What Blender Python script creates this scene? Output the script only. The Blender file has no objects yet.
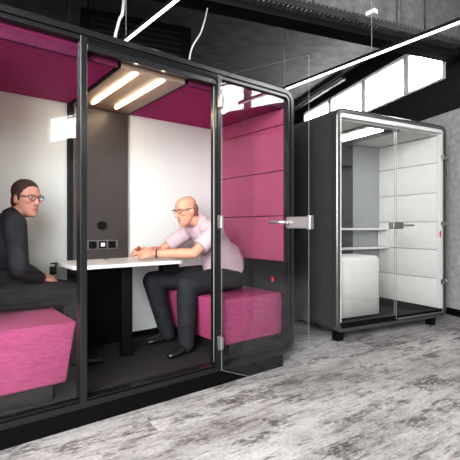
import bpy, bmesh, math, random
from mathutils import Vector, Matrix, Quaternion
random.seed(7)
scene = bpy.context.scene
COL = scene.collection
V = Vector

# ------------------------------------------------------------------ materials
def new_mat(name):
    m = bpy.data.materials.new(name); m.use_nodes = True
    nt = m.node_tree; nt.nodes.clear()
    out = nt.nodes.new('ShaderNodeOutputMaterial')
    return m, nt, out

def paint(name, col, rough=.5, metal=0.0, spec=.5, noise=0.0, nscale=40, bump=0.0, bscale=200, stretch=(1,1,1), coat=0.0):
    m, nt, out = new_mat(name)
    b = nt.nodes.new('ShaderNodeBsdfPrincipled')
    b.inputs['Base Color'].default_value = (*col, 1)
    b.inputs['Roughness'].default_value = rough
    b.inputs['Metallic'].default_value = metal
    b.inputs['Specular IOR Level'].default_value = spec
    b.inputs['Coat Weight'].default_value = coat
    b.inputs['Coat Roughness'].default_value = .2
    nt.links.new(b.outputs[0], out.inputs[0])
    tc = nt.nodes.new('ShaderNodeTexCoord'); mp = nt.nodes.new('ShaderNodeMapping')
    mp.inputs['Scale'].default_value = stretch
    nt.links.new(tc.outputs['Object'], mp.inputs[0])
    if noise > 0:
        n = nt.nodes.new('ShaderNodeTexNoise'); n.inputs['Scale'].default_value = nscale; n.inputs['Detail'].default_value = 5
        nt.links.new(mp.outputs[0], n.inputs['Vector'])
        r = nt.nodes.new('ShaderNodeMapRange')
        r.inputs[1].default_value = .3; r.inputs[2].default_value = .7
        r.inputs[3].default_value = 1 - noise; r.inputs[4].default_value = 1 + noise
        nt.links.new(n.outputs[0], r.inputs[0])
        mx = nt.nodes.new('ShaderNodeVectorMath'); mx.operation = 'SCALE'
        mx.inputs[0].default_value = col
        nt.links.new(r.outputs[0], mx.inputs['Scale'])
        nt.links.new(mx.outputs[0], b.inputs['Base Color'])
    if bump > 0:
        n2 = nt.nodes.new('ShaderNodeTexNoise'); n2.inputs['Scale'].default_value = bscale; n2.inputs['Detail'].default_value = 4
        nt.links.new(mp.outputs[0], n2.inputs['Vector'])
        bp = nt.nodes.new('ShaderNodeBump'); bp.inputs['Strength'].default_value = bump; bp.inputs['Distance'].default_value = .01
        nt.links.new(n2.outputs[0], bp.inputs['Height'])
        nt.links.new(bp.outputs[0], b.inputs['Normal'])
    return m

def emis(name, col, s):
    m, nt, out = new_mat(name)
    e = nt.nodes.new('ShaderNodeEmission'); e.inputs[0].default_value = (*col, 1); e.inputs[1].default_value = s
    nt.links.new(e.outputs[0], out.inputs[0])
    return m

def glass_mat(name, tint=(.96,.97,.97), ior=1.5):
    m, nt, out = new_mat(name)
    t = nt.nodes.new('ShaderNodeBsdfTransparent'); t.inputs[0].default_value = (*tint, 1)
    g = nt.nodes.new('ShaderNodeBsdfGlossy'); g.inputs['Roughness'].default_value = 0.0
    # Schlick reflectance, the same from both sides of the sheet
    ge = nt.nodes.new('ShaderNodeNewGeometry')
    dt = nt.nodes.new('ShaderNodeVectorMath'); dt.operation = 'DOT_PRODUCT'
    nt.links.new(ge.outputs['Normal'], dt.inputs[0]); nt.links.new(ge.outputs['Incoming'], dt.inputs[1])
    ab = nt.nodes.new('ShaderNodeMath'); ab.operation = 'ABSOLUTE'; nt.links.new(dt.outputs['Value'], ab.inputs[0])
    om = nt.nodes.new('ShaderNodeMath'); om.operation = 'SUBTRACT'; om.inputs[0].default_value = 1; nt.links.new(ab.outputs[0], om.inputs[1])
    pw = nt.nodes.new('ShaderNodeMath'); pw.operation = 'POWER'; pw.inputs[1].default_value = 5; nt.links.new(om.outputs[0], pw.inputs[0])
    f = nt.nodes.new('ShaderNodeMath'); f.operation = 'MULTIPLY_ADD'; f.inputs[1].default_value = .96; f.inputs[2].default_value = .032
    nt.links.new(pw.outputs[0], f.inputs[0])
    mx = nt.nodes.new('ShaderNodeMixShader')
    nt.links.new(f.outputs[0], mx.inputs[0]); nt.links.new(t.outputs[0], mx.inputs[1]); nt.links.new(g.outputs[0], mx.inputs[2])
    nt.links.new(mx.outputs[0], out.inputs[0])
    return m

def floor_mat():
    m, nt, out = new_mat('grey streaked carpet')
    N = nt.nodes.new; L = nt.links.new
    tc = N('ShaderNodeTexCoord')
    rot = N('ShaderNodeMapping'); rot.inputs['Rotation'].default_value = (0, 0, math.radians(-33))
    L(tc.outputs['Object'], rot.inputs[0])
    # carpet tiles laid in a running bond
    br = N('ShaderNodeTexBrick'); br.inputs['Scale'].default_value = 1.0
    br.inputs['Brick Width'].default_value = .9; br.inputs['Row Height'].default_value = .30
    br.inputs['Mortar Size'].default_value = .0015; br.offset = .37
    br.inputs['Color1'].default_value = (0, 0, 0, 1); br.inputs['Color2'].default_value = (1, 1, 1, 1)
    br.inputs['Mortar'].default_value = (.2, .2, .2, 1)
    L(rot.outputs[0], br.inputs['Vector'])
    tl = N('ShaderNodeVectorMath'); tl.operation = 'MULTIPLY_ADD'
    L(br.outputs['Color'], tl.inputs[0]); tl.inputs[1].default_value = (9, 5, 3); L(rot.outputs[0], tl.inputs[2])
    def noise(scale, stretch, detail=6, rough=.6, src=tl):
        mp = N('ShaderNodeMapping'); mp.inputs['Scale'].default_value = stretch
        L(src.outputs[0], mp.inputs[0])
        n = N('ShaderNodeTexNoise'); n.inputs['Scale'].default_value = scale
        n.inputs['Detail'].default_value = detail; n.inputs['Roughness'].default_value = rough
        L(mp.outputs[0], n.inputs['Vector'])
        return n
    big = noise(1.7, (.8, 1.5, 1), 6, .66, rot)
    cl = noise(3.2, (.75, 1.7, 1), 5, .6)
    streak = noise(8, (.7, 3.6, 1), 8, .72)
    speck = noise(30, (.7, 1.9, 1), 5, .7)
    grain = noise(70, (.6, 1.6, 1), 3, .6)
    def ramp(n, a, b, lo, hi):
        r = N('ShaderNodeMapRange'); r.interpolation_type = 'SMOOTHSTEP'
        r.inputs[1].default_value = a; r.inputs[2].default_value = b
        r.inputs[3].default_value = lo; r.inputs[4].default_value = hi
        L(n.outputs[0], r.inputs[0]); return r
    def math2(op, a, b):
        m_ = N('ShaderNodeMath'); m_.operation = op
        for k, v in enumerate((a, b)):
            if isinstance(v, (int, float)): m_.inputs[k].default_value = v
            else: L(v.outputs[0], m_.inputs[k])
        return m_
    base = ramp(big, .30, .66, .78, 1.06)
    soft = ramp(streak, .30, .60, .76, 1.0)
    worn = math2('MULTIPLY', ramp(cl, .50, .66, 0, 1), ramp(speck, .62, .40, .05, .62))      # dark speckled worn clusters
    worn2 = math2('MULTIPLY', ramp(streak, .45, .35, 0, .42), ramp(cl, .36, .56, 0, 1))
    keep = math2('MULTIPLY', math2('SUBTRACT', 1, worn), math2('SUBTRACT', 1, worn2))
    tv = N('ShaderNodeMapRange'); tv.inputs[3].default_value = .84; tv.inputs[4].default_value = 1.06
    L(br.outputs['Color'], tv.inputs[0])
    mu2 = math2('MULTIPLY', math2('MULTIPLY', math2('MULTIPLY', base, soft), math2('MULTIPLY', keep, tv)), ramp(grain, .3, .7, .84, 1.08))
    cr = N('ShaderNodeValToRGB')
    cr.color_ramp.elements[0].position = .1; cr.color_ramp.elements[0].color = (.045, .04, .042, 1)
    cr.color_ramp.elements[1].position = 1.0; cr.color_ramp.elements[1].color = (.55, .535, .53, 1)
    e = cr.color_ramp.elements.new(.55); e.color = (.21, .196, .194, 1)
    L(mu2.outputs[0], cr.inputs[0])
    b = N('ShaderNodeBsdfPrincipled'); b.inputs['Roughness'].default_value = .9; b.inputs['Specular IOR Level'].default_value = .15
    L(cr.outputs[0], b.inputs['Base Color'])
    bp = N('ShaderNodeBump'); bp.inputs['Strength'].default_value = .4; bp.inputs['Distance'].default_value = .008
    L(grain.outputs[0], bp.inputs['Height']); L(bp.outputs[0], b.inputs['Normal'])
    L(b.outputs[0], out.inputs[0])
    return m

def two_tone(name, low, high, zsplit, rough=.8, noise_amp=.0, nscale=8, axis='Z'):
    """paint that changes colour at a height, with an optionally ragged edge"""
    m, nt, out = new_mat(name); N = nt.nodes.new; L = nt.links.new
    tc = N('ShaderNodeTexCoord'); sp = N('ShaderNodeSeparateXYZ'); L(tc.outputs['Object'], sp.inputs[0])
    n = N('ShaderNodeTexNoise'); n.inputs['Scale'].default_value = nscale; n.inputs['Detail'].default_value = 5
    L(tc.outputs['Object'], n.inputs['Vector'])
    ma = N('ShaderNodeMath'); ma.operation = 'MULTIPLY_ADD'; ma.inputs[1].default_value = noise_amp
    L(n.outputs[0], ma.inputs[0]); L(sp.outputs[axis], ma.inputs[2])
    gt = N('ShaderNodeMath'); gt.operation = 'GREATER_THAN'; gt.inputs[1].default_value = zsplit + noise_amp * .5
    L(ma.outputs[0], gt.inputs[0])
    n3 = N('ShaderNodeTexNoise'); n3.inputs['Scale'].default_value = 14; n3.inputs['Detail'].default_value = 8
    L(tc.outputs['Object'], n3.inputs['Vector'])
    mr = N('ShaderNodeMapRange'); mr.inputs[1].default_value = .3; mr.inputs[2].default_value = .7; mr.inputs[3].default_value = .8; mr.inputs[4].default_value = 1.2
    L(n3.outputs[0], mr.inputs[0])
    mx = N('ShaderNodeMix'); mx.data_type = 'RGBA'
    mx.inputs[6].default_value = (*low, 1); mx.inputs[7].default_value = (*high, 1)
    L(gt.outputs[0], mx.inputs[0])
    vs = N('ShaderNodeVectorMath'); vs.operation = 'SCALE'; L(mx.outputs[2], vs.inputs[0]); L(mr.outputs[0], vs.inputs['Scale'])
    b = N('ShaderNodeBsdfPrincipled'); b.inputs['Roughness'].default_value = rough; b.inputs['Specular IOR Level'].default_value = .3
    L(vs.outputs[0], b.inputs['Base Color'])
    bp = N('ShaderNodeBump'); bp.inputs['Strength'].default_value = .3; bp.inputs['Distance'].default_value = .02
    L(n3.outputs[0], bp.inputs['Height']); L(bp.outputs[0], b.inputs['Normal'])
    L(b.outputs[0], out.inputs[0])
    return m

M = {}
M['carpet'] = floor_mat()
M['frame'] = paint('charcoal frame paint', (.010, .010, .011), .42, 0, .2, .12, 30, coat=.75)
M['shell'] = paint('dark grey shell paint', (.016, .016, .017), .45, 0, .45, .15, 12)
M['booth_shell'] = paint('charcoal booth side', (.055, .055, .057), .5, 0, .4, .12, 8)
M['booth_frame'] = paint('grey booth frame paint', (.05, .05, .052), .4, 0, .5, .1, 30, coat=1.0)
M['black'] = paint('matt black', (.005, .005, .0055), .55, 0, .2)
M['plinth'] = paint('black plinth', (.004, .004, .004), .5, 0, .12, .3, 18, stretch=(1, 1, 6))
M['purple'] = paint('magenta felt', (.33, .066, .142), .85, 0, .2, .14, 60, .25, 300)
M['purple_seat'] = paint('magenta woven seat fabric', (.31, .058, .142), .85, 0, .2, .16, 25, .3, 300, (1, 6, 3))
M['purple_dark'] = paint('dark magenta ceiling felt', (.36, .034, .155), .85, 0, .2, .12, 40, .2, 300)
M['purple_lip'] = paint('shade-darkened magenta edge felt', (.085, .011, .040), .85, 0, .2, .12, 40, .2, 300)  # shade put into the colour: lip felt darkened against the lights it faces
M['white_panel'] = paint('white lacquer panel', (.62, .655, .648), .38, 0, .4, .02, 3)
M['white_up'] = paint('white upholstery', (.63, .62, .60), .75, 0, .25, .03, 8, .1, 250)
M['white'] = paint('white satin', (.66, .65, .64), .4, 0, .4)
M['table'] = paint('white laminate', (.66, .65, .64), .35, 0, .4)
M['media'] = paint('brushed dark bronze metal', (.075, .068, .066), .38, .4, .5, .18, 60, 0, 100, (8, 8, .4))
M['strip_panel'] = paint('glow-tinted brown ceiling strip', (.30, .215, .165), .45, .15, .5, .05, 20)  # brown strip turned tan: warm LED glow is put into its colour
M['pod_carpet'] = paint('dark speckled pod carpet', (.035, .033, .037), .95, 0, .1, .75, 170, .4, 300)
M['chrome'] = paint('brushed steel', (.40, .37, .37), .32, .8)
M['dark_steel'] = paint('dark steel', (.20, .20, .20), .35, .6)
M['glass'] = glass_mat('clear glass', (.985, .99, .99))
M['edge'] = paint('polished glass edge', (.28, .31, .30), .25, 0, .6)
M['led'] = emis('cool white led diffuser', (1, .96, .86), 6)
M['led_warm'] = emis('warm led diffuser', (1, .80, .56), 40)
M['lamp'] = emis('booth lamp diffuser', (1, .98, .95), 16)
M['window'] = emis('frosted window pane', (1, 1, 1), 20)
m_, nt_, out_ = new_mat('white translucent window frame')
d_ = nt_.nodes.new('ShaderNodeBsdfDiffuse'); d_.inputs[0].default_value = (.6, .6, .6, 1)
t_ = nt_.nodes.new('ShaderNodeBsdfTranslucent'); t_.inputs[0].default_value = (.5, .5, .5, 1)
x_ = nt_.nodes.new('ShaderNodeMixShader'); x_.inputs[0].default_value = .35
nt_.links.new(d_.outputs[0], x_.inputs[1]); nt_.links.new(t_.outputs[0], x_.inputs[2]); nt_.links.new(x_.outputs[0], out_.inputs[0])
M['winframe'] = m_
M['cable'] = paint('white cable', (.55, .55, .54), .5)
M['grey_cable'] = paint('grey steel cable', (.22, .22, .22), .4)
M['pipe'] = paint('dark grey conduit', (.03, .03, .03), .4, 0, .5)
M['duct'] = paint('black duct', (.006, .006, .006), .6, 0, .3)
M['wall_right'] = two_tone('grey wall under black paint', (.42, .42, .42), (.022, .022, .023), 2.66, .7)
M['wall_dark'] = paint('black painted wall', (.016, .016, .017), .8, 0, .3, .2, 6)
M['ceiling'] = paint('dark grey plaster ceiling', (.085, .085, .087), .9, 0, .2, .25, 5, .35, 30)
M['beam'] = two_tone('concrete beam with ragged black paint', (.004, .004, .004), (.16, .16, .16), 3.30, .85, .07, 16)
M['tray'] = paint('galvanised cable tray', (.16, .16, .16), .45, .4, .4, .4, 40)
M['grey_glass'] = paint('grey back panel', (.30, .31, .32), .18, 0, .5)
M['red'] = paint('red sticker', (.7, .02, .03), .5)
M['skin_a'] = paint('skin', (.50, .25, .19), .5, 0, .35, .08, 60)
M['skin_b'] = paint('skin tanned', (.50, .26, .18), .5, 0, .35, .08, 60)
M['lips'] = paint('lips', (.42, .16, .14), .5)
M['eye'] = paint('eye white', (.75, .73, .70), .25)
M['iris'] = paint('iris', (.03, .02, .015), .2)
M['hair_a'] = paint('short dark brown hair', (.045, .026, .018), .6, 0, .3, .4, 120, .6, 160)
M['hair_b'] = paint('short greying auburn hair', (.23, .12, .075), .6, 0, .3, .4, 120, .6, 160)
M['jacket'] = paint('charcoal jacket cloth', (.022, .022, .027), .8, 0, .25, .35, 16, .5, 22)
M['shirt'] = paint('pale pink cotton', (.50, .375, .42), .8, 0, .2, .08, 14, .6, 16)
M['jeans'] = paint('dark grey jeans', (.017, .019, .023), .8, 0, .25, .3, 16, .5, 20)
M['trousers'] = paint('black trousers', (.012, .012, .014), .8, 0, .25, .3, 16, .5, 20)
M['shoe'] = paint('black leather shoe', (.012, .011, .011), .4)
M['rim'] = paint('black spectacle frame', (.01, .01, .01), .3)
M['strap'] = paint('dark strap', (.012, .012, .012), .5)

# ------------------------------------------------------------------ helpers
def obj(name, bm, mats, parent=None, smooth=False, **props):
    me = bpy.data.meshes.new(name)
    bmesh.ops.recalc_face_normals(bm, faces=bm.faces[:])
    bm.to_mesh(me); bm.free()
    if not isinstance(mats, (list, tuple)): mats = [mats]
    for m in mats: me.materials.append(m)
    if smooth:
        for p in me.polygons: p.use_smooth = True
    o = bpy.data.objects.new(name, me); COL.objects.link(o)
    if parent: o.parent = parent
    for k, v in props.items(): o[k] = v
    return o

def empty(name, loc, rz=0, **props):
    o = bpy.data.objects.new(name, None); COL.objects.link(o)
    o.location = loc; o.rotation_euler = (0, 0, rz)
    for k, v in props.items(): o[k] = v
    return o

def B(): return bmesh.new()

def box(bm, x0, x1, y0, y1, z0, z1, bev=0.0, seg=2, mi=0):
    b = bmesh.new()
    bmesh.ops.create_cube(b, size=1)
    for v in b.verts:
        v.co = V(((x0 + x1) / 2 + v.co.x * (x1 - x0), (y0 + y1) / 2 + v.co.y * (y1 - y0), (z0 + z1) / 2 + v.co.z * (z1 - z0)))
    if bev > 0:
        bmesh.ops.bevel(b, geom=b.edges[:] , offset=bev, segments=seg, affect='EDGES', profile=.5)
    merge(bm, b, mi)

def merge(bm, b, mi=0, mat=None):
    if mat is not None: bmesh.ops.transform(b, matrix=mat, verts=b.verts[:])
    mp = {}
    for v in b.verts: mp[v] = bm.verts.new(v.co)
    for f in b.faces:
        try:
            nf = bm.faces.new([mp[v] for v in f.verts]); nf.material_index = mi; nf.smooth = f.smooth
        except ValueError: pass
    b.free()

def rrect(x0, x1, z0, z1, r, n=8):
    pts = []
    for cx, cz, a0 in ((x1 - r, z1 - r, 0), (x0 + r, z1 - r, 90), (x0 + r, z0 + r, 180), (x1 - r, z0 + r, 270)):
        for k in range(n + 1):
            a = math.radians(a0 + 90 * k / n)
            pts.append((cx + r * math.cos(a), cz + r * math.sin(a)))
    return pts

def ring_prism(bm, outer, inner, y0, y1, bev=0.0, mi=0):
    """closed ring between two same-length outlines in the XZ plane, extruded along Y; optional small chamfer on the front outer edge"""
    n = len(outer)
    cx = sum(p[0] for p in outer) / n; cz = sum(p[1] for p in outer) / n
    loops = []
    if bev > 0:
        sh = [(p[0] + (q[0] - p[0]) * .0, p[1]) for p, q in zip(outer, inner)]
        def toward(p, q, d):
            v = V((q[0] - p[0], q[1] - p[1])); l = v.length or 1
            return (p[0] + v.x / l * d, p[1] + v.y / l * d)
        chain = [(outer, y1), (outer, y0 + bev)]
        for k in (1, 2, 3):
            a = k * math.pi / 6
            chain.append(([toward(p, q, bev * (1 - math.cos(a))) for p, q in zip(outer, inner)], y0 + bev * (1 - math.sin(a))))
        chain += [(inner, y0), (inner, y1)]
    else:
        chain = [(outer, y1), (outer, y0), (inner, y0), (inner, y1)]
    for pl, y in chain:
        loops.append([bm.verts.new((p[0], y, p[1])) for p in pl])
    m = len(loops)
    for k in range(m):
        a, b = loops[k], loops[(k + 1) % m]
        for i in range(n):
            f = bm.faces.new((a[i], a[(i + 1) % n], b[(i + 1) % n], b[i])); f.material_index = mi

def prism_y(bm, pts, y0, y1, bev=0.0, mi=0, seg=3):
    """XZ outline extruded along Y"""
    b = bmesh.new()
    a = [b.verts.new((p[0], y0, p[1])) for p in pts]; c = [b.verts.new((p[0], y1, p[1])) for p in pts]
    n = len(pts)
    b.faces.new(a); b.faces.new(c[::-1])
    for i in range(n): b.faces.new((a[i], c[i], c[(i + 1) % n], a[(i + 1) % n]))
    bmesh.ops.recalc_face_normals(b, faces=b.faces[:])
    if bev > 0: bmesh.ops.bevel(b, geom=b.edges[:], offset=bev, segments=seg, affect='EDGES', profile=.5)
    merge(bm, b, mi)

def prism_z(bm, pts, z0, z1, bev=0.0, mi=0):
    b = bmesh.new()
    a = [b.verts.new((p[0], p[1], z0)) for p in pts]; c = [b.verts.new((p[0], p[1], z1)) for p in pts]
    n = len(pts)
    b.faces.new(a); b.faces.new(c[::-1])
    for i in range(n): b.faces.new((a[i], c[i], c[(i + 1) % n], a[(i + 1) % n]))
    bmesh.ops.recalc_face_normals(b, faces=b.faces[:])
    if bev > 0:
        es = [e for e in b.edges if abs(e.verts[0].co.z - e.verts[1].co.z) < 1e-5]
        bmesh.ops.bevel(b, geom=es, offset=bev, segments=2, affect='EDGES', profile=.5)
    merge(bm, b, mi)

def frame_of(d):
    d = d.normalized()
    up = V((0, 0, 1)) if abs(d.z) < .95 else V((1, 0, 0))
    a = d.cross(up).normalized(); b = a.cross(d).normalized()
    return a, b

def tube(bm, pts, r, seg=10, mi=0):
    pts = [V(p) for p in pts]
    rs = r if isinstance(r, (list, tuple)) else [r] * len(pts)
    rings = []
    a = None
    for i, p in enumerate(pts):
        d = (pts[min(i + 1, len(pts) - 1)] - pts[max(i - 1, 0)]).normalized()
        if a is None: a, b = frame_of(d); b = d.cross(a)
        else:
            a = (a - d * a.dot(d)).normalized(); b = d.cross(a)
        rings.append([bm.verts.new(p + (a * math.cos(t) + b * math.sin(t)) * rs[i]) for t in [2 * math.pi * k / seg for k in range(seg)]])
    for i in range(len(rings) - 1):
        for k in range(seg):
            f = bm.faces.new((rings[i][k], rings[i][(k + 1) % seg], rings[i + 1][(k + 1) % seg], rings[i + 1][k])); f.material_index = mi; f.smooth = True
    for rg in (rings[0][::-1], rings[-1]):
        f = bm.faces.new(rg); f.material_index = mi

def ellipsoid(bm, c, r, rot=None, seg=20, mi=0):
    b = bmesh.new()
    bmesh.ops.create_uvsphere(b, u_segments=seg, v_segments=seg // 2 + 2, radius=1)
    for f in b.faces: f.smooth = True
    m = Matrix.Translation(V(c)) @ (rot.to_4x4() if rot else Matrix.Identity(4)) @ Matrix.Diagonal((*r, 1))
    merge(bm, b, mi, m)

def limb(bm, pts, rs, seg=18):
    """tapered limb: spheres on the joints and cones between them (fused by the voxel remesh)"""
    pts = [V(p) for p in pts]
    for p, r in zip(pts, rs): ellipsoid(bm, p, (r, r, r), seg=seg)
    for i in range(len(pts) - 1):
        tube(bm, [pts[i], pts[i + 1]], [rs[i], rs[i + 1]], seg)

def loft(bm, rings, seg=24):
    """rings: (centre, half axis A, half axis B)"""
    R = []
    for c, a, b in rings:
        c, a, b = V(c), V(a), V(b)
        R.append([bm.verts.new(c + a * math.cos(t) + b * math.sin(t)) for t in [2 * math.pi * k / seg for k in range(seg)]])
    for i in range(len(R) - 1):
        for k in range(seg):
            bm.faces.new((R[i][k], R[i][(k + 1) % seg], R[i + 1][(k + 1) % seg], R[i + 1][k]))
    bm.faces.new(R[0][::-1]); bm.faces.new(R[-1])

def fuse(name, bm, mats, voxel, parent=None, smooth_it=4, **props):
    """union of the overlapping closed shapes into one continuous smooth skin"""
    bmesh.ops.recalc_face_normals(bm, faces=bm.faces[:])
    me = bpy.data.meshes.new(name + '_src'); bm.to_mesh(me); bm.free()
    t = bpy.data.objects.new(name + '_src', me); COL.objects.link(t)
    r = t.modifiers.new('r', 'REMESH'); r.mode = 'VOXEL'; r.voxel_size = voxel
    if smooth_it:
        s = t.modifiers.new('s', 'SMOOTH'); s.factor = .5; s.iterations = smooth_it
    dg = bpy.context.evaluated_depsgraph_get(); dg.update()
    m2 = bpy.data.meshes.new_from_object(t.evaluated_get(dg))
    bpy.data.objects.remove(t); bpy.data.meshes.remove(me)
    m2.name = name; m2.materials.clear()
    if not isinstance(mats, (list, tuple)): mats = [mats]
    for m in mats: m2.materials.append(m)
    for p in m2.polygons: p.use_smooth = True
    o = bpy.data.objects.new(name, m2); COL.objects.link(o)
    if parent: o.parent = parent
    for k, v in props.items(): o[k] = v
    return o

# ------------------------------------------------------------------ room shell
WO = V((2.87, 5.33, 0)); WA = math.atan2(.9568, -.2906)     # window wall: origin, heading (local x runs along it, +y points into the room)
wl = empty('tmp', WO, WA)
WM = Matrix.Translation(WO) @ Matrix.Rotation(WA, 4, 'Z')
bpy.data.objects.remove(wl)
ZC = 4.0
wins = [(-8.45, -7.38), (-4.30, -3.10), (-3.085, -2.0), (.04, .765), (.78, 1.825), (1.84, 2.945), (2.96, 4.08)]
WZ0, WZ1 = 3.115, 3.74
bm = B()
box(bm, -11.5, 7.5, -.25, 0, 0, WZ0); box(bm, -11.5, 7.5, -.25, 0, WZ1, ZC)
xs = [-11.5] + [v for w in wins for v in w] + [7.5]
for i in range(0, len(xs), 2): box(bm, xs[i], xs[i + 1], -.25, 0, WZ0, WZ1)
o = obj('wall_right', bm, M['wall_right'], kind='structure'); o.matrix_world = WM
for i, (a, b) in enumerate(wins):
    bm = B()
    t = .05
    box(bm, a, a + t, -.07, .012, WZ0, WZ1, .004); box(bm, b - t, b, -.07, .012, WZ0, WZ1, .004)
    box(bm, a + t, b - t, -.07, .012, WZ0, WZ0 + .03, .004); box(bm, a + t, b - t, -.07, .012, WZ1 - .05, WZ1, .004)
    box(bm, a + t, b - t, -.07, -.02, WZ1 - .105, WZ1 - .088, .003)
    w = obj('window_%d' % (i + 1), bm, M['winframe'], kind='structure'); w.matrix_world = WM
    bm = B(); box(bm, a + .002, b - .002, -.10, -.085, WZ0 + .002, WZ1 - .002)
    obj('window_pane', bm, M['window'], w)
bm = B(); box(bm, -11.5, 7.5, .0, .018, 0, .09, .004)
o = obj('baseboard_right', bm, M['black'], kind='structure'); o.matrix_world = WM

bm = B(); box(bm, -8, 9, -6, 13, -.1, 0)
obj('floor', bm, M['carpet'], kind='structure')
bm = B(); box(bm, -8, 9, -6, 13, ZC, ZC + .15)
obj('ceiling', bm, M['ceiling'], kind='structure')
bm = B(); box(bm, -8.2, 1.6, 12.2, 12.4, 0, ZC); obj('wall_back', bm, M['wall_dark'], kind='structure')
bm = B(); box(bm, -8.2, -8, -6, 12.4, 0, ZC); obj('wall_left', bm, M['wall_dark'], kind='structure')
bm = B(); box(bm, -8.2, 6.5, -6.2, -6, 0, ZC); obj('wall_front', bm, M['wall_dark'], kind='structure')

# downstand beams: local x along the beam
BA = math.atan2(.405, 1)
BO = V((.418, 4.236, 0))
BM = Matrix.Translation(BO) @ Matrix.Rotation(BA, 4, 'Z')
bm = B(); box(bm, -7, 2.60, -.31, 0, 3.25, ZC, .006)
o = obj('trim_1', bm, M['beam'], kind='structure'); o.matrix_world = BM

# cable tray hung just in front of the beam
TR = BM @ Matrix.Translation((0, -.60, 0))
ct = empty('cable_tray', (0, 0, 0), label='long perforated metal cable tray running under the dark ceiling', category='cable tray')
ct.matrix_world = TR @ Matrix.Translation((-2, 0, 3.14))
bm = B()
for y in (0.0, .20): box(bm, -4, 4.25, y, y + .008, 0, .075)
obj('side_rail', bm, M['pipe'], ct)
bm = B()
for k in range(164): box(bm, -4 + k * .05, -4 + k * .05 + .022, -.004, .208, .055, .068)
obj('rung', bm, M['tray'], ct, kind='stuff')
for x in (-3, -.2, 2.2, 3.62):
    bm = B(); tube(bm, [(x, .1, .08), (x, .1, ZC - 3.14)], .008, 8); obj('hanger_rod', bm, M['pipe'], ct)

# ------------------------------------------------------------------ suspended linear lights
def linear_light(p0, p1, z, label, wires, connector=None):
    p0, p1 = V((*p0, 0)), V((*p1, 0)); d = p1 - p0
    t = empty('pendant_light', (p0.x, p0.y, z), math.atan2(d.y, d.x), label=label, category='pendant light', group='suspended linear lights')
    Ln = d.length
    bm = B(); box(bm, 0, Ln, -.013, .013, .012, .04, .003); obj('housing', bm, M['frame'], t)
    bm = B(); box(bm, .004, Ln - .004, -.011, .011, -.004, .012, .006, 3); obj('diffuser', bm, M['led'], t)
    for w in wires:
        bm = B(); tube(bm, [(w, 0, .04), (w, 0, ZC - z)], .004, 8)
        c = obj('suspension_wire', bm, M['grey_cable'], t)
        if connector and abs(w - connector[0]) < 1e-6:
            bm = B(); box(bm, w - .05, w + .05, -.03, .03, connector[1] - z, connector[1] - z + .045, .008)
            obj('connector_box', bm, M['white'], c)
    return t
e1 = V((.597, -.802))
a0 = V((.20, 5.34)); 
def on1(k): return a0 + e1 * k
linear_light(on1(0), on1(3.45), 2.75, 'bright linear light tube slanting above the phone booth on the right', [.735, 1.90, 3.3], (1.90, 3.14))
b0 = V((-1.25, 3.92)); e2 = V((.640, -.768))
linear_light(b0, b0 + e2 * 2.6, 2.75, 'bright linear light tube over the glass meeting booth', [.55, 2.3])

# slim fixture along the top of the window wall
t = empty('wall_lamp', WM @ V((2.2, .14, 3.83)), WA, label='slim dark track fixture along the ceiling edge above the windows', category='light fixture')
bm = B(); box(bm, 0, 3.4, -.05, .05, 0, .09, .03, 3); obj('housing', bm, M['pipe'], t)
bm = B(); box(bm, .03, 3.37, .046, .058, .03, .055, .004); obj('reflector_strip', bm, M['cable'], t)
for x in (.3, 3.0):
    bm = B(); box(bm, x, x + .04, -.14, -.05, .03, .06); obj('bracket', bm, M['pipe'], t)

# ceiling services on the left
t = empty('ventilation_duct', V((-1.75, 4.75, 3.25)), BA, label='black ventilation unit hanging in the dark ceiling above the meeting booth', category='duct')
bm = B(); box(bm, 0, 1.35, 0, .7, 0, .48, .01); obj('casing', bm, M['duct'], t)
bm = B()
for k in range(5): box(bm, .12, 1.2, -.02, .0, .08 + k * .07, .10 + k * .07)
obj('grille', bm, M['pipe'], t)
for x in (.1, 1.25):
    bm = B(); tube(bm, [(x, .35, .48), (x, .35, ZC - 3.25)], .012, 8); obj('hanger_rod', bm, M['pipe'], t)

def cable(name, pts, r, mat, label, cat):
    pts = [V(p) for p in pts]
    P = []
    for i in range(len(pts) - 1):      # Catmull-Rom
        p0 = pts[max(i - 1, 0)]; p1 = pts[i]; p2 = pts[i + 1]; p3 = pts[min(i + 2, len(pts) - 1)]
        for k in range(8):
            s = k / 8
            P.append(.5 * ((2 * p1) + (p2 - p0) * s + (2 * p0 - 5 * p1 + 4 * p2 - p3) * s * s + (3 * p1 - p0 - 3 * p2 + p3) * s ** 3))
    P.append(pts[-1])
    c = pts[-1]
    bm = B(); tube(bm, [p - c for p in P], r, 10)
    o = obj(name, bm, mat); o.location = c; o['label'] = label; o['category'] = cat
    return o
cable('hanging_cable', [(-.93, 3.6, 4.0), (-.945, 3.60, 3.15), (-.985, 3.6, 2.98), (-1.02, 3.6, 2.84), (-1.03, 3.6, 2.70), (-1.04, 3.6, 2.292)], .014, M['cable'],
      'thick white cable bending down to the meeting booth roof', 'cable')
cable('hanging_cable', [(-.25, 3.95, 4.0), (-.22, 3.92, 3.5), (-.215, 3.9, 3.27), (-.275, 3.85, 3.0), (-.37, 3.8, 2.78), (-.42, 3.75, 2.292)], .008, M['cable'],
      'thin pale cable hanging in a slant above the booth door', 'cable')
cable('conduit_pipe', [(-1.72, 4.3, 4.0), (-1.72, 4.3, 3.2), (-1.72, 4.3, 2.3)], .022, M['pipe'], 'thin dark vertical conduit in the ceiling at far left', 'pipe').location.z
cable('conduit_pipe', [(1.80, 4.32, 4.0), (1.80, 4.32, 3.8), (1.80, 4.32, 3.26)], .022, M['tray'], 'grey vertical conduit dropping to the cable tray at upper right', 'pipe')

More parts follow.
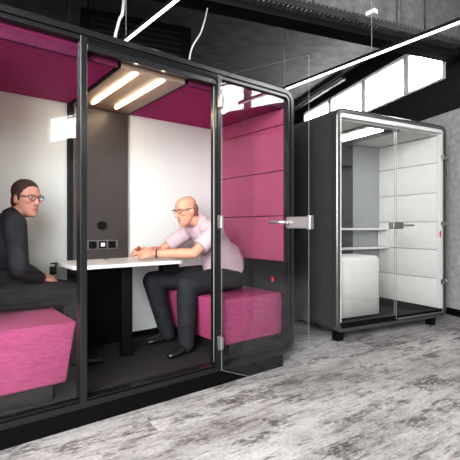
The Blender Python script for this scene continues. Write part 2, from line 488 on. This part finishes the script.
# ------------------------------------------------------------------ meeting booth
L = 2.49; H1 = 2.29; PA = math.atan2(.6161, .7877)
R1 = V((.5418, 3.402, 0)); O1 = R1 - V((.7877, .6161, 0)) * L
P1 = Matrix.Translation(O1) @ Matrix.Rotation(PA, 4, 'Z')
def S(s): return L - s
booth = empty('meeting_booth', O1, PA, label='large charcoal meeting booth with magenta interior and open glass door', category='meeting booth')
T = .040
D1 = 1.15
out = rrect(0, L, .10, H1, .11); inn = rrect(T, L - T, .10 + T, H1 - T, .11 - T)
bm = B(); ring_prism(bm, out, inn, 0, .07, .010); obj('front_frame', bm, M['frame'], booth, smooth=False)
bm = B(); ring_prism(bm, rrect(.004, L - .004, .104, H1 - .004, .106), inn, .0705, D1)
obj('shell', bm, M['shell'], booth)
bm = B(); box(bm, .02, L - .02, D1 - .02, D1 + .01, .12, H1 - .02, .004); obj('back_board', bm, M['black'], booth)
# seal and inner frame around the openings
o2 = rrect(T, L - T, .10 + T, H1 - T, .065); i2 = rrect(T + .008, L - T - .008, .10 + T + .008, H1 - T - .007, .058)
bm = B(); ring_prism(bm, o2, i2, .012, .06); obj('rubber_seal', bm, M['black'], booth)
o3 = i2; i3 = rrect(T + .028, L - T - .028, .10 + T + .016, H1 - T - .031, .040)
bm = B(); ring_prism(bm, o3, i3, .006, .06, .004); obj('inner_frame', bm, M['frame'], booth)
for s in (.789, 1.751):
    bm = B(); box(bm, S(s) - .020, S(s) + .020, .001, .075, .112, 2.246, .004)
    obj('mullion', bm, M['frame'] if s > 1 else M['frame'], booth)
bm = B(); box(bm, S(1.731), S(.809), .006, .06, 2.205, 2.246); obj('header_recess', bm, M['black'], booth)
bm = B(); box(bm, S(1.731), S(.809), .004, .055, 2.168, 2.204, .003); obj('door_header', bm, M['frame'], booth)
bm = B(); box(bm, S(1.731), S(.809), .008, .075, .10, .155, .004); obj('threshold', bm, M['plinth'], booth)
bm = B(); box(bm, .12, L - .125, .012, D1 - .02, 0, .10); obj('plinth', bm, M['plinth'], booth)
bm = B(); box(bm, T, L - T, .075, D1 - .02, .11, .146); obj('pod_floor', bm, M['pod_carpet'], booth)
# back wall
def sbox(name, s0, s1, y0, y1, z0, z1, mat, bev=0, parent=None, smooth=False, **kw):
    bm = B(); box(bm, S(max(s0, s1)), S(min(s0, s1)), y0, y1, z0, z1, bev)
    return obj(name, bm, mat, parent or booth, smooth, **kw)
sbox('back_panel', .05, 1.022, 1.07, 1.125, .20, 2.16, M['white_panel'], .002)
sbox('back_panel', 1.535, L - .05, 1.07, 1.125, .20, 2.16, M['white_panel'], .002)
sbox('skirting', .05, L - .05, 1.072, 1.12, .146, .199, M['black'])
sbox('panel_edge', 1.497, 1.533, 1.04, 1.12, .146, 2.14, M['black'])
sbox('lower_panel', 1.027, 1.496, 1.03, 1.12, .146, .846, M['black'], .003)
mp = sbox('media_panel', 1.027, 1.496, 1.03, 1.12, .848, 2.138, M['media'], .003)
bm = B()
b = bmesh.new(); bmesh.ops.create_cone(b, cap_ends=True, segments=32, radius1=.036, radius2=.032, depth=.03)
merge(bm, b, 0, Matrix.Translation((S(1.263), 1.014, 1.16)) @ Matrix.Rotation(math.radians(90), 4, 'X'))
obj('control_dial', bm, M['black'], mp)
st = sbox('socket_strip', 1.125, 1.40, 1.018, 1.029, .955, 1.035, M['dark_steel'], .004, mp)
for k, s in enumerate((1.345, 1.262, 1.18)):
    bm = B(); box(bm, S(s) - .032, S(s) + .032, 1.008, 1.018, .965, 1.025, .004)
    box(bm, S(s) - .018, S(s) + .018, 1.002, 1.010, .98, 1.012, .004, 2, 1 if k == 1 else 0)
    obj('power_socket', bm, [M['black'], M['white']], mp)
bm = B(); box(bm, L - T - .0145, L - T - .0125, .195, .22, .665, .71, .0005); obj('sticker', bm, M['red'], booth)
# ceiling
for s0, s1 in ((.05, 1.0), (1.52, L - .05)):
    sbox('ceiling_panel', s0, s1, .085, 1.069, 2.152, 2.23, M['purple_dark'], .004)
    sbox('ceiling_lip', s0, s1, .062, .084, 2.135, 2.20, M['purple_lip'], .004)
lp = sbox('light_panel', 1.027, 1.496, .075, 1.06, 2.142, 2.20, M['strip_panel'], .003)
for s in (1.014, 1.508): sbox('black_border', s - .012, s + .012, .075, 1.06, 2.147, 2.21, M['black'])  # solid black border strips along both sides of the light panel
for s in (1.386, 1.19):
    bm = B(); box(bm, S(s) - .010, S(s) + .010, .085, .90, 2.130, 2.1415, .005, 2)
    obj('led_strip', bm, M['led_warm'], lp)
# side walls: magenta cushions above a black recess
for side in (0, 1):
    for z0, z1 in ((.855, 1.236), (1.24, 1.618), (1.622, 2.004), (2.008, 2.148)):
        bm = B()
        x0, x1 = (T + .002, T + .042) if side else (L - T - .042, L - T - .002)
        box(bm, x0, x1, .06, 1.068, z0, z1, .010, 3)
        obj('acoustic_panel', bm, M['purple'], booth, True)
    bm = B()
    x0, x1 = (T + .001, T + .012) if side else (L - T - .012, L - T - .001)
    box(bm, x0, x1, .078, 1.068, .147, .853); obj('recess_panel', bm, M['black'], booth)
# glass
def pane(name, x0, x1, y0, y1, z0, z1, parent, mats=None):
    bm = B(); box(bm, x0, x1, y0, y1, z0, z1)
    bm.faces.ensure_lookup_table()
    for f in bm.faces:
        f.normal_update()
        f.material_index = 0 if abs(f.normal.y) > .9 else 1
    return obj(name, bm, mats or [M['glass'], M['edge']], parent)
GL = [M['glass'], M['black']]
pane('glass_pane', S(.771), L - .066, .026, .034, .160, 2.222, booth, GL).update_tag()
gp = pane('glass_pane', .066, S(1.769), .026, .034, .160, 2.222, booth, GL)
# open glass door, hinged on the right-hand mullion
hin = V((-.080, 2.916, 0)); edg = V((.487, 2.562, 0))
hl = P1.inverted() @ hin; dv = P1.inverted() @ edg - hl
DW = dv.length
hingepiv = empty('glass_door', (hl.x, hl.y - .016, 0), math.atan2(dv.y, dv.x))
door = pane('glass_door', 0.012, DW, -.005, .005, .118, 2.228, booth)
bpy.data.objects.remove(hingepiv)
door.location = (hl.x + .004, hl.y - .012, 0); door.rotation_euler = (0, 0, math.atan2(dv.y, dv.x))
for z in (2.045, 1.18, .31):
    bm = B()
    box(bm, -.012, .022, -.016, .016, z - .045, z + .045, .006)
    tube(bm, [(-.012, -.0, z - .05), (-.012, 0, z + .05)], .012, 14)
    obj('hinge', bm, M['chrome'], door)
bm = B()
box(bm, DW - .150, DW + .012, -.026, .026, 1.135, 1.212, .012, 3)
box(bm, DW - .004, DW + .022, -.034, .034, 1.128, 1.219, .006)
for sgn in (-1, 1):
    tube(bm, [(DW - .125, sgn * .02, 1.175), (DW - .125, sgn * .055, 1.175)], .012, 12)
    tube(bm, [(DW - .120, sgn * .055, 1.175), (DW - .255, sgn * .055, 1.178)], [.012, .010], 12)
obj('handle', bm, M['chrome'], door)
bm = B(); box(bm, S(1.731), S(1.725), .02, .034, 1.11, 1.20, .002); obj('strike_plate', bm, M['chrome'], booth)
bm = B(); tube(bm, [(S(.789) + .0 - .023, .03, .17), (S(.789) - .023, .03, 2.165)], .004, 8); obj('door_seal', bm, M['edge'], booth)

# benches
def bench(side, label):
    prof = [(.062, .245), (.668, .245), (.726, .592), (.062, .592)]
    px = [((p[0] if side else S(p[0])), p[1]) for p in prof]
    base = P1 @ V(((.35 if side else S(.35)), .55, .147))
    o = empty('bench', base, PA, label=label, category='bench', group='magenta booth benches')
    inv = V(((.35 if side else S(.35)), .55, .147))
    bm = B(); prism_y(bm, px, .085, 1.05, .014); bmesh.ops.translate(bm, vec=-inv, verts=bm.verts[:])
    obj('seat_cushion', bm, M['purple_seat'], o, True)
    bm = B()
    x0, x1 = (.115, .60) if side else (S(.60), S(.115))
    box(bm, x0, x1, .12, 1.03, .147, .243, .003); bmesh.ops.translate(bm, vec=-inv, verts=bm.verts[:])
    obj('base', bm, M['shell'], o)
bench(1, 'magenta upholstered bench on the left, under the man in the dark jacket')
bench(0, 'magenta upholstered bench on the right, under the man in the pink shirt')

# table
tb = empty('table', P1 @ V((S(1.214), .66, .147)), PA, label='white meeting table with dark post standing between the two benches', category='table')
ti = V((S(1.214), .66, .147))
def tpart(name, bm, mat, smooth=False):
    bmesh.ops.translate(bm, vec=-ti, verts=bm.verts[:]); return obj(name, bm, mat, tb, smooth)
bm = B()
pts = rrect(S(1.654), S(.774), .48, 1.026, .05, 6)
prism_z(bm, pts, .847, .876, .004); top = tpart('tabletop', bm, M['table'])
bm = B(); box(bm, S(1.262), S(1.178),   .60, .66, .1475, .8465, .006); tpart('leg', bm, M['black'])
bm = B(); box(bm, S(.93), S(.79), .55, .65, .772, .8465, .004); tpart('storage_tray', bm, M['black'])
bm = B()
box(bm, S(1.70), S(1.6545), .90, .93, .862, .872); box(bm, S(1.705), S(1.662), .895, .935, .785, .845, .004)
box(bm, S(1.668), S(1.660), .905, .925, .84, .87); tpart('bag_hook', bm, M['black'])
bm = B(); box(bm, S(1.275), S(1.235), .93, .955, .8762, .879, .001); tpart('cable_grommet', bm, M['black'])

# ------------------------------------------------------------------ people
def head_parts(mat_head, skin_bm):
    """add head to the body bmesh; local frame: +X faces forward, origin at mid head"""
    b = bmesh.new()
    prof = [(-.118, .052, .018, .016), (-.112, .050, .036, .030), (-.095, .038, .056, .047), (-.065, .022, .073, .060), (-.03, .010, .086, .068),
            (.0, .004, .093, .073), (.03, .0, .097, .076), (.06, -.003, .096, .076), (.085, -.006, .086, .069), (.105, -.009, .065, .053), (.117, -.011, .035, .03)]
    loft(b, [((cx, 0, z), (rx, 0, 0), (0, ry, 0)) for z, cx, rx, ry in prof], 28)
    merge(skin_bm, b, 0, mat_head)
    b = bmesh.new()
    limb(b, [(.094, 0, .022), (.106, 0, -.008), (.113, 0, -.022)], [.008, .011, .013], 12)      # nose
    ellipsoid(b, (.103, .012, -.026), (.010, .008, .008), seg=10); ellipsoid(b, (.103, -.012, -.026), (.010, .008, .008), seg=10)
    for s in (-1, 1):
        ellipsoid(b, (-.004, s * .078, -.002), (.019, .010, .033), seg=14)          # ears
        ellipsoid(b, (.086, s * .032, .036), (.012, .022, .007), seg=12)            # brow
        ellipsoid(b, (.070, s * .040, -.012), (.020, .018, .014), seg=12)           # cheek
    ellipsoid(b, (.088, 0, -.055), (.012, .024, .006), seg=12); ellipsoid(b, (.087, 0, -.066), (.012, .021, .007), seg=12)   # lips
    ellipsoid(b, (.082, 0, -.098), (.016, .022, .014), seg=12)                      # chin
    merge(skin_bm, b, 0, mat_head)

def face_details(body, mh, hair_mat, bald):
    for s in (-1, 1):
        b = bmesh.new()
        ellipsoid(b, (.083, s * .032, .018), (.011, .013, .009), seg=14, mi=0)
        ellipsoid(b, (.0925, s * .032, .018), (.003, .0058, .0058), seg=10, mi=1)
        bmesh.ops.transform(b, matrix=mh, verts=b.verts[:])
        obj('eye', b, [M['eye'], M['iris']], body, True)
    b = bmesh.new()
    for s in (-1, 1):
        n = 28; ring = []
        for k in range(n + 1):
            a = 2 * math.pi * k / n
            ring.append((.104 - .004 * abs(math.cos(a)), s * .034 + .026 * math.cos(a), .016 + .018 * math.sin(a)))
        tube(b, ring, .0022, 8)
        tube(b, [(.100, s * .060, .022), (.05, s * .079, .022), (-.01, s * .084, .022), (-.03, s * .082, .008)], .0024, 8)
    tube(b, [(.105, -.009, .02), (.108, 0, .024), (.105, .009, .02)], .0022, 8)
    bmesh.ops.transform(b, matrix=mh, verts=b.verts[:])
    obj('glasses', b, M['rim'], body)
    b = bmesh.new()
    if bald:
        ellipsoid(b, (-.030, 0, .008), (.077, .0795, .072), seg=28)
        ellipsoid(b, (-.050, 0, -.03), (.045, .062, .06), seg=20)
    else:
        ellipsoid(b, (-.014, 0, .054), (.097, .084, .084), seg=28)
        ellipsoid(b, (-.042, 0, -.012), (.060, .074, .085), seg=24)
        for s in (-1, 1): ellipsoid(b, (.012, s * .070, .022), (.018, .011, .04), seg=12)
    bmesh.ops.transform(b, matrix=mh, verts=b.verts[:])
    fuse('hair', b, hair_mat, .006, body, 2)

def hand(bm, wrist, direction, palm_n, thumb_side, curl=.5, splay=.06, k=1.0):
    """palm, four jointed fingers of different lengths and a thumb from the side of the palm.
    direction: wrist to knuckles; palm_n: where the palm faces; thumb_side: sideways direction of the thumb"""
    w = V(wrist); d = V(direction).normalized(); n = V(palm_n); n = (n - d * n.dot(d)).normalized()
    t = V(thumb_side); t = (t - d * t.dot(d) - n * t.dot(n)).normalized()
    pl = .085 * k
    loft(bm, [(w - d * .01, t * .027, n * .020), (w + d * .02, t * .033, n * .017), (w + d * .055, t * .041, n * .016), (w + d * pl, t * .042, n * .012), (w + d * (pl + .008), t * .036, n * .008)], 16)
    for i, (off, ln, r) in enumerate(((.030, .074, .0088), (.010, .082, .0092), (-.011, .076, .0088), (-.031, .060, .0078))):
        p = w + d * (pl - .008) + t * off
        fd = (d + t * off * splay * 20).normalized()
        pts = [p]; a = curl * .55
        for j, f in enumerate((.45, .31, .24)):
            dirn = fd * math.cos(a) + n * math.sin(a)
            p = p + dirn * ln * k * f; pts.append(p); a += curl * (.9 - .1 * i * .3)
        limb(bm, pts, [r, r * .95, r * .88, r * .75], 12)
    p = w + d * .022 + t * .028
    td = (d * .75 + t * .62 + n * .25).normalized()
    pts = [p, p + td * .034, p + td * .034 + (td + d * .5).normalized() * .030, p + td * .034 + (td + d * .5).normalized() * .030 + (d + n * .35 - t * .15).normalized() * .024]
    limb(bm, pts, [.015, .0125, .0105, .0085], 12)

def shoe(bm, ankle, toe_dir, zfloor):
    a = V(ankle); d = V((toe_dir[0], toe_dir[1], 0)).normalized(); sd = V((-d.y, d.x, 0))
    def ring(k, w, h): return ((a.x + d.x * k, a.y + d.y * k, zfloor + h / 2 + .002), sd * w, V((0, 0, h / 2)))
    loft(bm, [ring(-.07, .020, .05), ring(-.06, .032, .075), ring(-.02, .038, .10), ring(.03, .042, .09), ring(.09, .048, .065), ring(.15, .046, .05), ring(.185, .034, .04), ring(.20, .015, .03)], 18)

def build_person(J, origin, label, skin, top_mat, leg_mat, hair_mat, bald, long_sleeve, hands):
    """J: joints in booth-local coordinates; one continuous body, with clothes, hair and glasses as its children"""
    F = J['front']                                   # facing direction of the chest
    side = J['side']                                 # unit vector to near shoulder
    sc = lambda v, r: V(v) * r
    bm = B()
    mh = Matrix.Translation(V(J['head'])) @ J['headrot'].to_matrix().to_4x4()
    head_parts(mh, bm)
    spine = [V(J[k]) for k in ('pelvis', 'waist', 'chest', 'neck')]
    def torso(b, g):
        p, w, c, n = spine
        fp = F; 
        def tilt(a, bb):
            ax = (bb - a).normalized(); f = (F - ax * F.dot(ax)).normalized(); return f
        f1, f2, f3 = tilt(p, w), tilt(w, c), tilt(c, n)
        loft(b, [(p - (w - p).normalized() * .09, f1 * (.085 + g), side * (.13 + g)), (p, f1 * (.118 + g), side * (.172 + g)),
                 (p.lerp(w, .5), (f1 * (J['belly'] + g)), side * (.168 + g)), (w, f2 * (J['belly'] + g), side * (.160 + g)),
                 (w.lerp(c, .5), f2 * (.120 + g), side * (.168 + g)), (c, f2 * (.118 + g), side * (.180 + g)),
                 (c.lerp(n, .55), f3 * (.100 + g), side * (.165 + g)), (c.lerp(n, .85), f3 * (.075 + g), side * (.110 + g)), (n, f3 * (.055 + g), side * (.065 + g))], 28)
        for k in ('sh1', 'sh2'):
            limb(b, [c.lerp(n, .75) + (V(J[k]) - c.lerp(n, .75)) * .45, J[k]], [.068 + g, .058 + g], 18)
    torso(bm, -.012)
    n = V(J['neck'])
    hb = mh @ V((-.012, 0, -.07))
    limb(bm, [n - (n - V(J['chest'])).normalized() * .03, n, hb], [.062, .056, .054], 20)
    for k in '12':
        limb(bm, [J['sh' + k], J['sh' + k] * .5 + J['el' + k] * .5, J['el' + k]], [.052, .046, .040], 18)
        limb(bm, [J['el' + k], J['el' + k] * .65 + J['wr' + k] * .35, J['wr' + k]], [.041, .042, .027], 18)
        hp, th, kn, an = V(J['hip' + k]), None, V(J['kn' + k]), V(J['an' + k])
        limb(bm, [hp, hp.lerp(kn, .5), kn], [.082, .068, .052], 18)
        limb(bm, [kn, kn.lerp(an, .35), an], [.052, .052, .036], 18)
    for h in hands: hand(bm, *h)
    for k in '12':
        a = V(J['an' + k]); d = V(J['toe' + k])
        loft(bm, [(a + V((0, 0, .02)), d * .03, side * .03), (a + d * .03 + V((0, 0, -.035)), d * .05, side * .03), (a + d * .06 + V((0, 0, -.05)), d * .08, side * .03)], 12)
    bmesh.ops.translate(bm, vec=-origin, verts=bm.verts[:])
    body = fuse('person', bm, [skin, M['lips']], .0055, None, 2, label=label, category='person')
    body.location = P1 @ origin; body.rotation_euler = (0, 0, PA)
    T0 = Matrix.Translation(-origin)
    mh2 = T0 @ mh
    inv = mh2.inverted()
    for p in body.data.polygons:
        q = inv @ p.center
        if q.x > .07 and ((q.z + .061) / .0105) ** 2 + (q.y / .024) ** 2 < 1: p.material_index = 1
    face_details(body, mh2, hair_mat, bald)
    def cloth(name, b, mat, vox=.007, it=4):
        bmesh.ops.translate(b, vec=-origin, verts=b.verts[:]); return fuse(name, b, mat, vox, body, it)
    # top garment
    b = B(); torso(b, .010)
    for k in '12':
        e = V(J['el' + k]); s = V(J['sh' + k])
        if long_sleeve:
            w = V(J['wr' + k])
            limb(b, [s, s.lerp(e, .5), e], [.070, .064, .058], 18); limb(b, [e, e.lerp(w, .45), e.lerp(w, .93)], [.058, .053, .040], 18)
        else:
            m = s.lerp(e, .72)
            tube(b, [s, s.lerp(e, .4), m], [.070, .069, .070], 20); ellipsoid(b, s, (.070, .070, .070), seg=18)
    # collar
    d = (hb - n).normalized(); a1, b1 = frame_of(d)
    tube(b, [n - d * .03, n + d * .028], [.078, .066], 20)
    cloth('jacket' if long_sleeve else 'shirt', b, top_mat)
    # trousers
    b = B(); p, w = spine[0], spine[1]
    f1 = (F - (w - p).normalized() * F.dot((w - p).normalized())).normalized()
    loft(b, [(p - (w - p).normalized() * .095, f1 * .095, side * .145), (p, f1 * .130, side * .184), (p.lerp(w, .45), f1 * (J['belly'] + .004), side * .174)], 28)
    for k in '12':
        hp, kn, an = V(J['hip' + k]), V(J['kn' + k]), V(J['an' + k])
        k_ = J['bulk']; limb(b, [hp, hp.lerp(kn, .5), kn], [.100, .088 * k_, .072 * k_], 20)
        limb(b, [kn, kn.lerp(an, .4), an + V((0, 0, -.01))], [.072 * k_, .068 * k_, .058 * k_], 20)
    cloth('trousers', b, leg_mat)
    for k in '12':
        b = B(); shoe(b, J['an' + k], J['toe' + k], .148); cloth('shoe', b, M['shoe'], .006, 2)
    return body, mh2

def Q(yaw, pitch=0, roll=0):
    return (Matrix.Rotation(yaw, 3, 'Z') @ Matrix.Rotation(pitch, 3, 'Y') @ Matrix.Rotation(roll, 3, 'X')).to_quaternion()
def P(s, d, z): return V((S(s), d, z))

# man on the right: faces local -x, leaning over the table, hands clasped on it
J = dict(front=V((-1, 0, -.05)).normalized(), side=V((0, -1, 0)), belly=.180, bulk=1.16,
         pelvis=P(.30, .52, .722), waist=P(.385, .52, .875), chest=P(.50, .53, 1.055), neck=P(.60, .545, 1.185), head=P(.715, .555, 1.280),
         headrot=Q(math.radians(180 + 4), math.radians(14)),
         sh1=P(.57, .335, 1.115), sh2=P(.57, .735, 1.115), el1=P(.765, .365, .935), el2=P(.80, .86, .935),
         wr1=P(1.015, .585, .932), wr2=P(1.035, .775, .932),
         hip1=P(.34, .425, .712), hip2=P(.34, .615, .712), kn1=P(.818, .385, .680), kn2=P(.905, .80, .683),
         an1=P(.815, .40, .225), an2=P(.775, .77, .225), toe1=V((-1, -.25, 0)).normalized(), toe2=V((-1, .1, 0)).normalized())
hands = [(J['wr1'], V((-.80, .55, -.06)), V((.25, .85, -.35)), V((-.1, .0, 1)), .75, .03),
         (J['wr2'], V((-.88, -.42, .10)), V((.2, -.85, -.5)), V((-.1, .0, 1)), .8, .03)]
man, mh = build_person(J, P(.40, .52, .594), 'man in pale pink shirt and glasses leaning over the table with hands clasped', M['skin_b'], M['shirt'], M['jeans'], M['hair_b'], True, False, hands)
def wristband(J, body, origin, k='1'):
    w = V(J['wr' + k]); e = V(J['el' + k]); d = (w - e).normalized(); c = w - d * .035 - origin
    a, b1 = frame_of(d); bm = B()
    n = 24; tube(bm, [c + (a * math.cos(2 * math.pi * i / n) + b1 * math.sin(2 * math.pi * i / n)) * .0315 for i in range(n + 1)], .006, 8)
    obj('wristwatch', bm, M['strap'], body)
wristband(J, man, P(.40, .52, .594))

# man on the left: sits upright, facing the table (+x) with his head turned to the camera
J = dict(front=V((1, 0, .02)).normalized(), side=V((0, -1, 0)), belly=.132, bulk=1.06,
         pelvis=P(2.13, .70, .715), waist=P(2.115, .70, .88), chest=P(2.055, .70, 1.08), neck=P(1.985, .70, 1.215), head=P(1.915, .695, 1.335),
         headrot=Q(math.radians(-62), math.radians(6)),
         sh1=P(2.015, .515, 1.165), sh2=P(2.015, .885, 1.165), el1=P(2.0, .465, .885), el2=P(1.99, .93, .885),
         wr1=P(1.845, .585, .800), wr2=P(1.83, .775, .800),
         hip1=P(2.08, .605, .708), hip2=P(2.08, .795, .708), kn1=P(1.62, .60, .672), kn2=P(1.62, .83, .672),
         an1=P(1.62, .60, .225), an2=P(1.66, .83, .225), toe1=V((1, -.1, 0)).normalized(), toe2=V((1, .1, 0)).normalized())
hands = [(J['wr1'], V((.80, .50, -.22)), V((0, .3, -1)), V((.2, .9, .1)), .35, .03),
         (J['wr2'], V((.80, -.45, -.10)), V((0, -.3, -1)), V((.2, -.9, .1)), .35, .03)]
man2, mh = build_person(J, P(2.05, .70, .594), 'man in charcoal jacket and glasses sitting on the left with hands on lap', M['skin_a'], M['jacket'], M['trousers'], M['hair_a'], False, True, hands)

# ------------------------------------------------------------------ phone booth
W2 = 1.69; H2 = 2.325; D2 = 1.10; A2 = math.atan2(.4641, .8858)
O2 = V((1.0436, 3.95, 0))
P2 = Matrix.Translation(O2) @ Matrix.Rotation(A2, 4, 'Z')
ph = empty('phone_booth', O2, A2, label='black phone booth with white lining and glass front at right', category='phone booth')
def pbox(name, x0, x1, y0, y1, z0, z1, mat, bev=0, parent=None, smooth=False):
    bm = B(); box(bm, x0, x1, y0, y1, z0, z1, bev); return obj(name, bm, mat, parent or ph, smooth)
out = rrect(0, W2, .10, H2, .085); inn = rrect(.042, W2 - .042, .142, H2 - .042, .045)
bm = B(); ring_prism(bm, out, inn, 0, .08, .022); obj('front_frame', bm, M['booth_frame'], ph)
bm = B(); ring_prism(bm, rrect(.003, W2 - .003, .103, H2 - .003, .082), inn, .0805, D2); obj('shell', bm, M['booth_shell'], ph)
pbox('back_board', .02, W2 - .02, D2 - .03, D2 + .01, .12, H2 - .02, M['black'], .004)
o2 = rrect(.044, W2 - .044, .144, H2 - .044, .043); i2 = rrect(.075, W2 - .085, .192, H2 - .090, .012)
bm = B(); ring_prism(bm, o2, i2, .020, .07, .004)
for f in bm.faces:
    c = f.calc_center_median()
    f.material_index = 1 if c.z < .195 else 0
obj('inner_frame', bm, [M['white'], M['black']], ph)
for x in (.10, W2 - .16):
    for y in (.10, D2 - .16): 
        bm = B(); box(bm, x - .03, x + .05, y - .03, y + .05, 0, .10, .004); obj('foot', bm, M['black'], ph)
pbox('pod_floor', .045, W2 - .045, .072, D2 - .035, .145, .192, M['pod_carpet'])
pbox('side_panel', .045, .075, .075, 1.0, .194, 2.22, M['white_up'])
for z0, z1 in ((.194, .533), (.537, .872), (.876, 1.203), (1.207, 1.545), (1.549, 1.898), (1.902, 2.215)):
    pbox('wall_panel', W2 - .090, W2 - .046, .075, .995, z0, z1, M['white_up'], .006, None, True)
pbox('back_panel', 1.11, W2 - .092, .925, 1.05, .194, 2.215, M['grey_glass'])
pbox('back_panel', .077, .58, .925, 1.05, .194, 2.215, M['white_up'])
mp2 = pbox('media_panel', .585, 1.105, .91, 1.05, .194, 2.21, M['media'], .003)
pbox('coat_hook', .90, 1.00, .82, .909, 1.90, 1.925, M['black'], .004, mp2)
pbox('ceiling_panel', .077, W2 - .047, .075, .995, 2.222, 2.275, M['white_up'], .003)
lm = pbox('light_panel', .48, .98, .078, .905, 2.195, 2.2215, M['dark_steel'], .004)
pbox('lamp_diffuser', .57, .75, .10, .72, 2.183, 2.196, M['lamp'], .005, lm)
bm = B(); b = bmesh.new(); bmesh.ops.create_cone(b, cap_ends=True, segments=28, radius1=.055, radius2=.06, depth=.02)
merge(bm, b, 0, Matrix.Translation((.82, .125, 2.186))); obj('sensor', bm, M['black'], lm)
# glass front: fixed pane and door
g = pane('glass_pane', .078, .842, .030, .038, .196, H2 - .095, ph)
dr = pane('glass_door', .850, W2 - .060, .012, .022, .155, H2 - .088, ph)
for z in (1.95, 1.18, .51):
    bm = B(); box(bm, W2 - .085, W2 - .015, -.012, .028, z - .028, z + .028, .005); tube(bm, [(W2 - .03, -.014, z - .032), (W2 - .03, -.014, z + .032)], .012, 12)
    obj('hinge', bm, M['dark_steel'], dr)
bm = B(); box(bm, .77, .935, -.018, .050, 1.125, 1.195, .014, 3)
tube(bm, [(.92, -.0, 1.162), (.92, -.05, 1.162)], .011, 12); tube(bm, [(.915, -.05, 1.162), (1.045, -.05, 1.164)], [.011, .009], 12)
obj('handle', bm, M['dark_steel'], dr)
pbox('sticker', W2 - .12, W2 - .098, .0095, .0115, 1.03, 1.10, M['red'], 0, dr)
pbox('door_sill', .86, W2 - .09, -.004, .011, .150, .165, M['chrome'], .003)
# desk niche
dk = pbox('desk', .08, W2 - .095, .745, .909, 1.105, 1.132, M['white'], .006)
pbox('lower_shelf', .08, W2 - .095, .745, .909, .862, .888, M['white'], .006, dk)
bm = B(); prism_y(bm, rrect(W2 - .135, W2 - .096, .889, 1.104, .012, 4), .75, .909); obj('end_panel', bm, M['white'], dk)
# upholstered block seat just behind the glass
so = P2 @ V((.398, .30, .193))
seat = empty('seat_block', so, A2, label='tall white upholstered block seat with rounded top inside the phone booth', category='stool')
bm = B()
pp = [(-.30, 0), (.31, 0)]
b = bmesh.new()
bmesh.ops.create_cube(b, size=1)
for v in b.verts: v.co = V((v.co.x * .625, v.co.y * .42, .335 + v.co.z * .62))
es = [e for e in b.edges if max(q.co.z for q in e.verts) > .6 and min(q.co.z for q in e.verts) > .6] + [e for e in b.edges if abs(e.verts[0].co.z - e.verts[1].co.z) > .1]
bmesh.ops.bevel(b, geom=es, offset=.055, segments=6, affect='EDGES', profile=.5)
merge(bm, b); obj('cushion', bm, M['white_up'], seat, True)
bm = B(); box(bm, -.27, .27, -.17, .17, 0, .026); obj('base', bm, M['black'], seat)

# ------------------------------------------------------------------ lights
def area(name, loc, target, size, power, col=(1, 1, 1), sy=None):
    l = bpy.data.lights.new(name, 'AREA'); l.energy = power; l.color = col
    l.shape = 'RECTANGLE'; l.size = size; l.size_y = sy or size
    o = bpy.data.objects.new(name, l); COL.objects.link(o)
    o.location = loc; o.rotation_euler = (V(target) - V(loc)).to_track_quat('-Z', 'Y').to_euler()
    return o
area('overhead_fill', (-.6, -1.2, 3.9), (.0, 2.2, 0), 3.2, 600)  # added key light standing in for unseen ceiling lighting
area('front_fill', (-1.5, -3.3, 1.9), (-.3, 3.4, 1.3), 2.4, 470)  # added fill behind the camera, brightens booth interiors from the front
w = bpy.data.worlds.new('World'); scene.world = w; w.use_nodes = True
w.node_tree.nodes['Background'].inputs[0].default_value = (1, 1, 1, 1); w.node_tree.nodes['Background'].inputs[1].default_value = .3

# ------------------------------------------------------------------ camera
cam = bpy.data.cameras.new('Camera'); co = bpy.data.objects.new('Camera', cam); COL.objects.link(co)
co.location = (0, 0, 1.145); co.rotation_euler = (math.pi / 2, 0, 0)
cam.sensor_width = 36; cam.sensor_fit = 'HORIZONTAL'; cam.lens = 405 / 460 * 36
cam.shift_y = -3 / 460; cam.clip_start = .05
scene.camera = co
scene.view_settings.view_transform = 'Standard'
scene.view_settings.look = 'Medium High Contrast'
scene.view_settings.exposure = 0
scene.cycles.max_bounces = 10; scene.cycles.transparent_max_bounces = 24; scene.cycles.glossy_bounces = 5
scene.cycles.sample_clamp_indirect = 6
scene.cycles.caustics_reflective = False
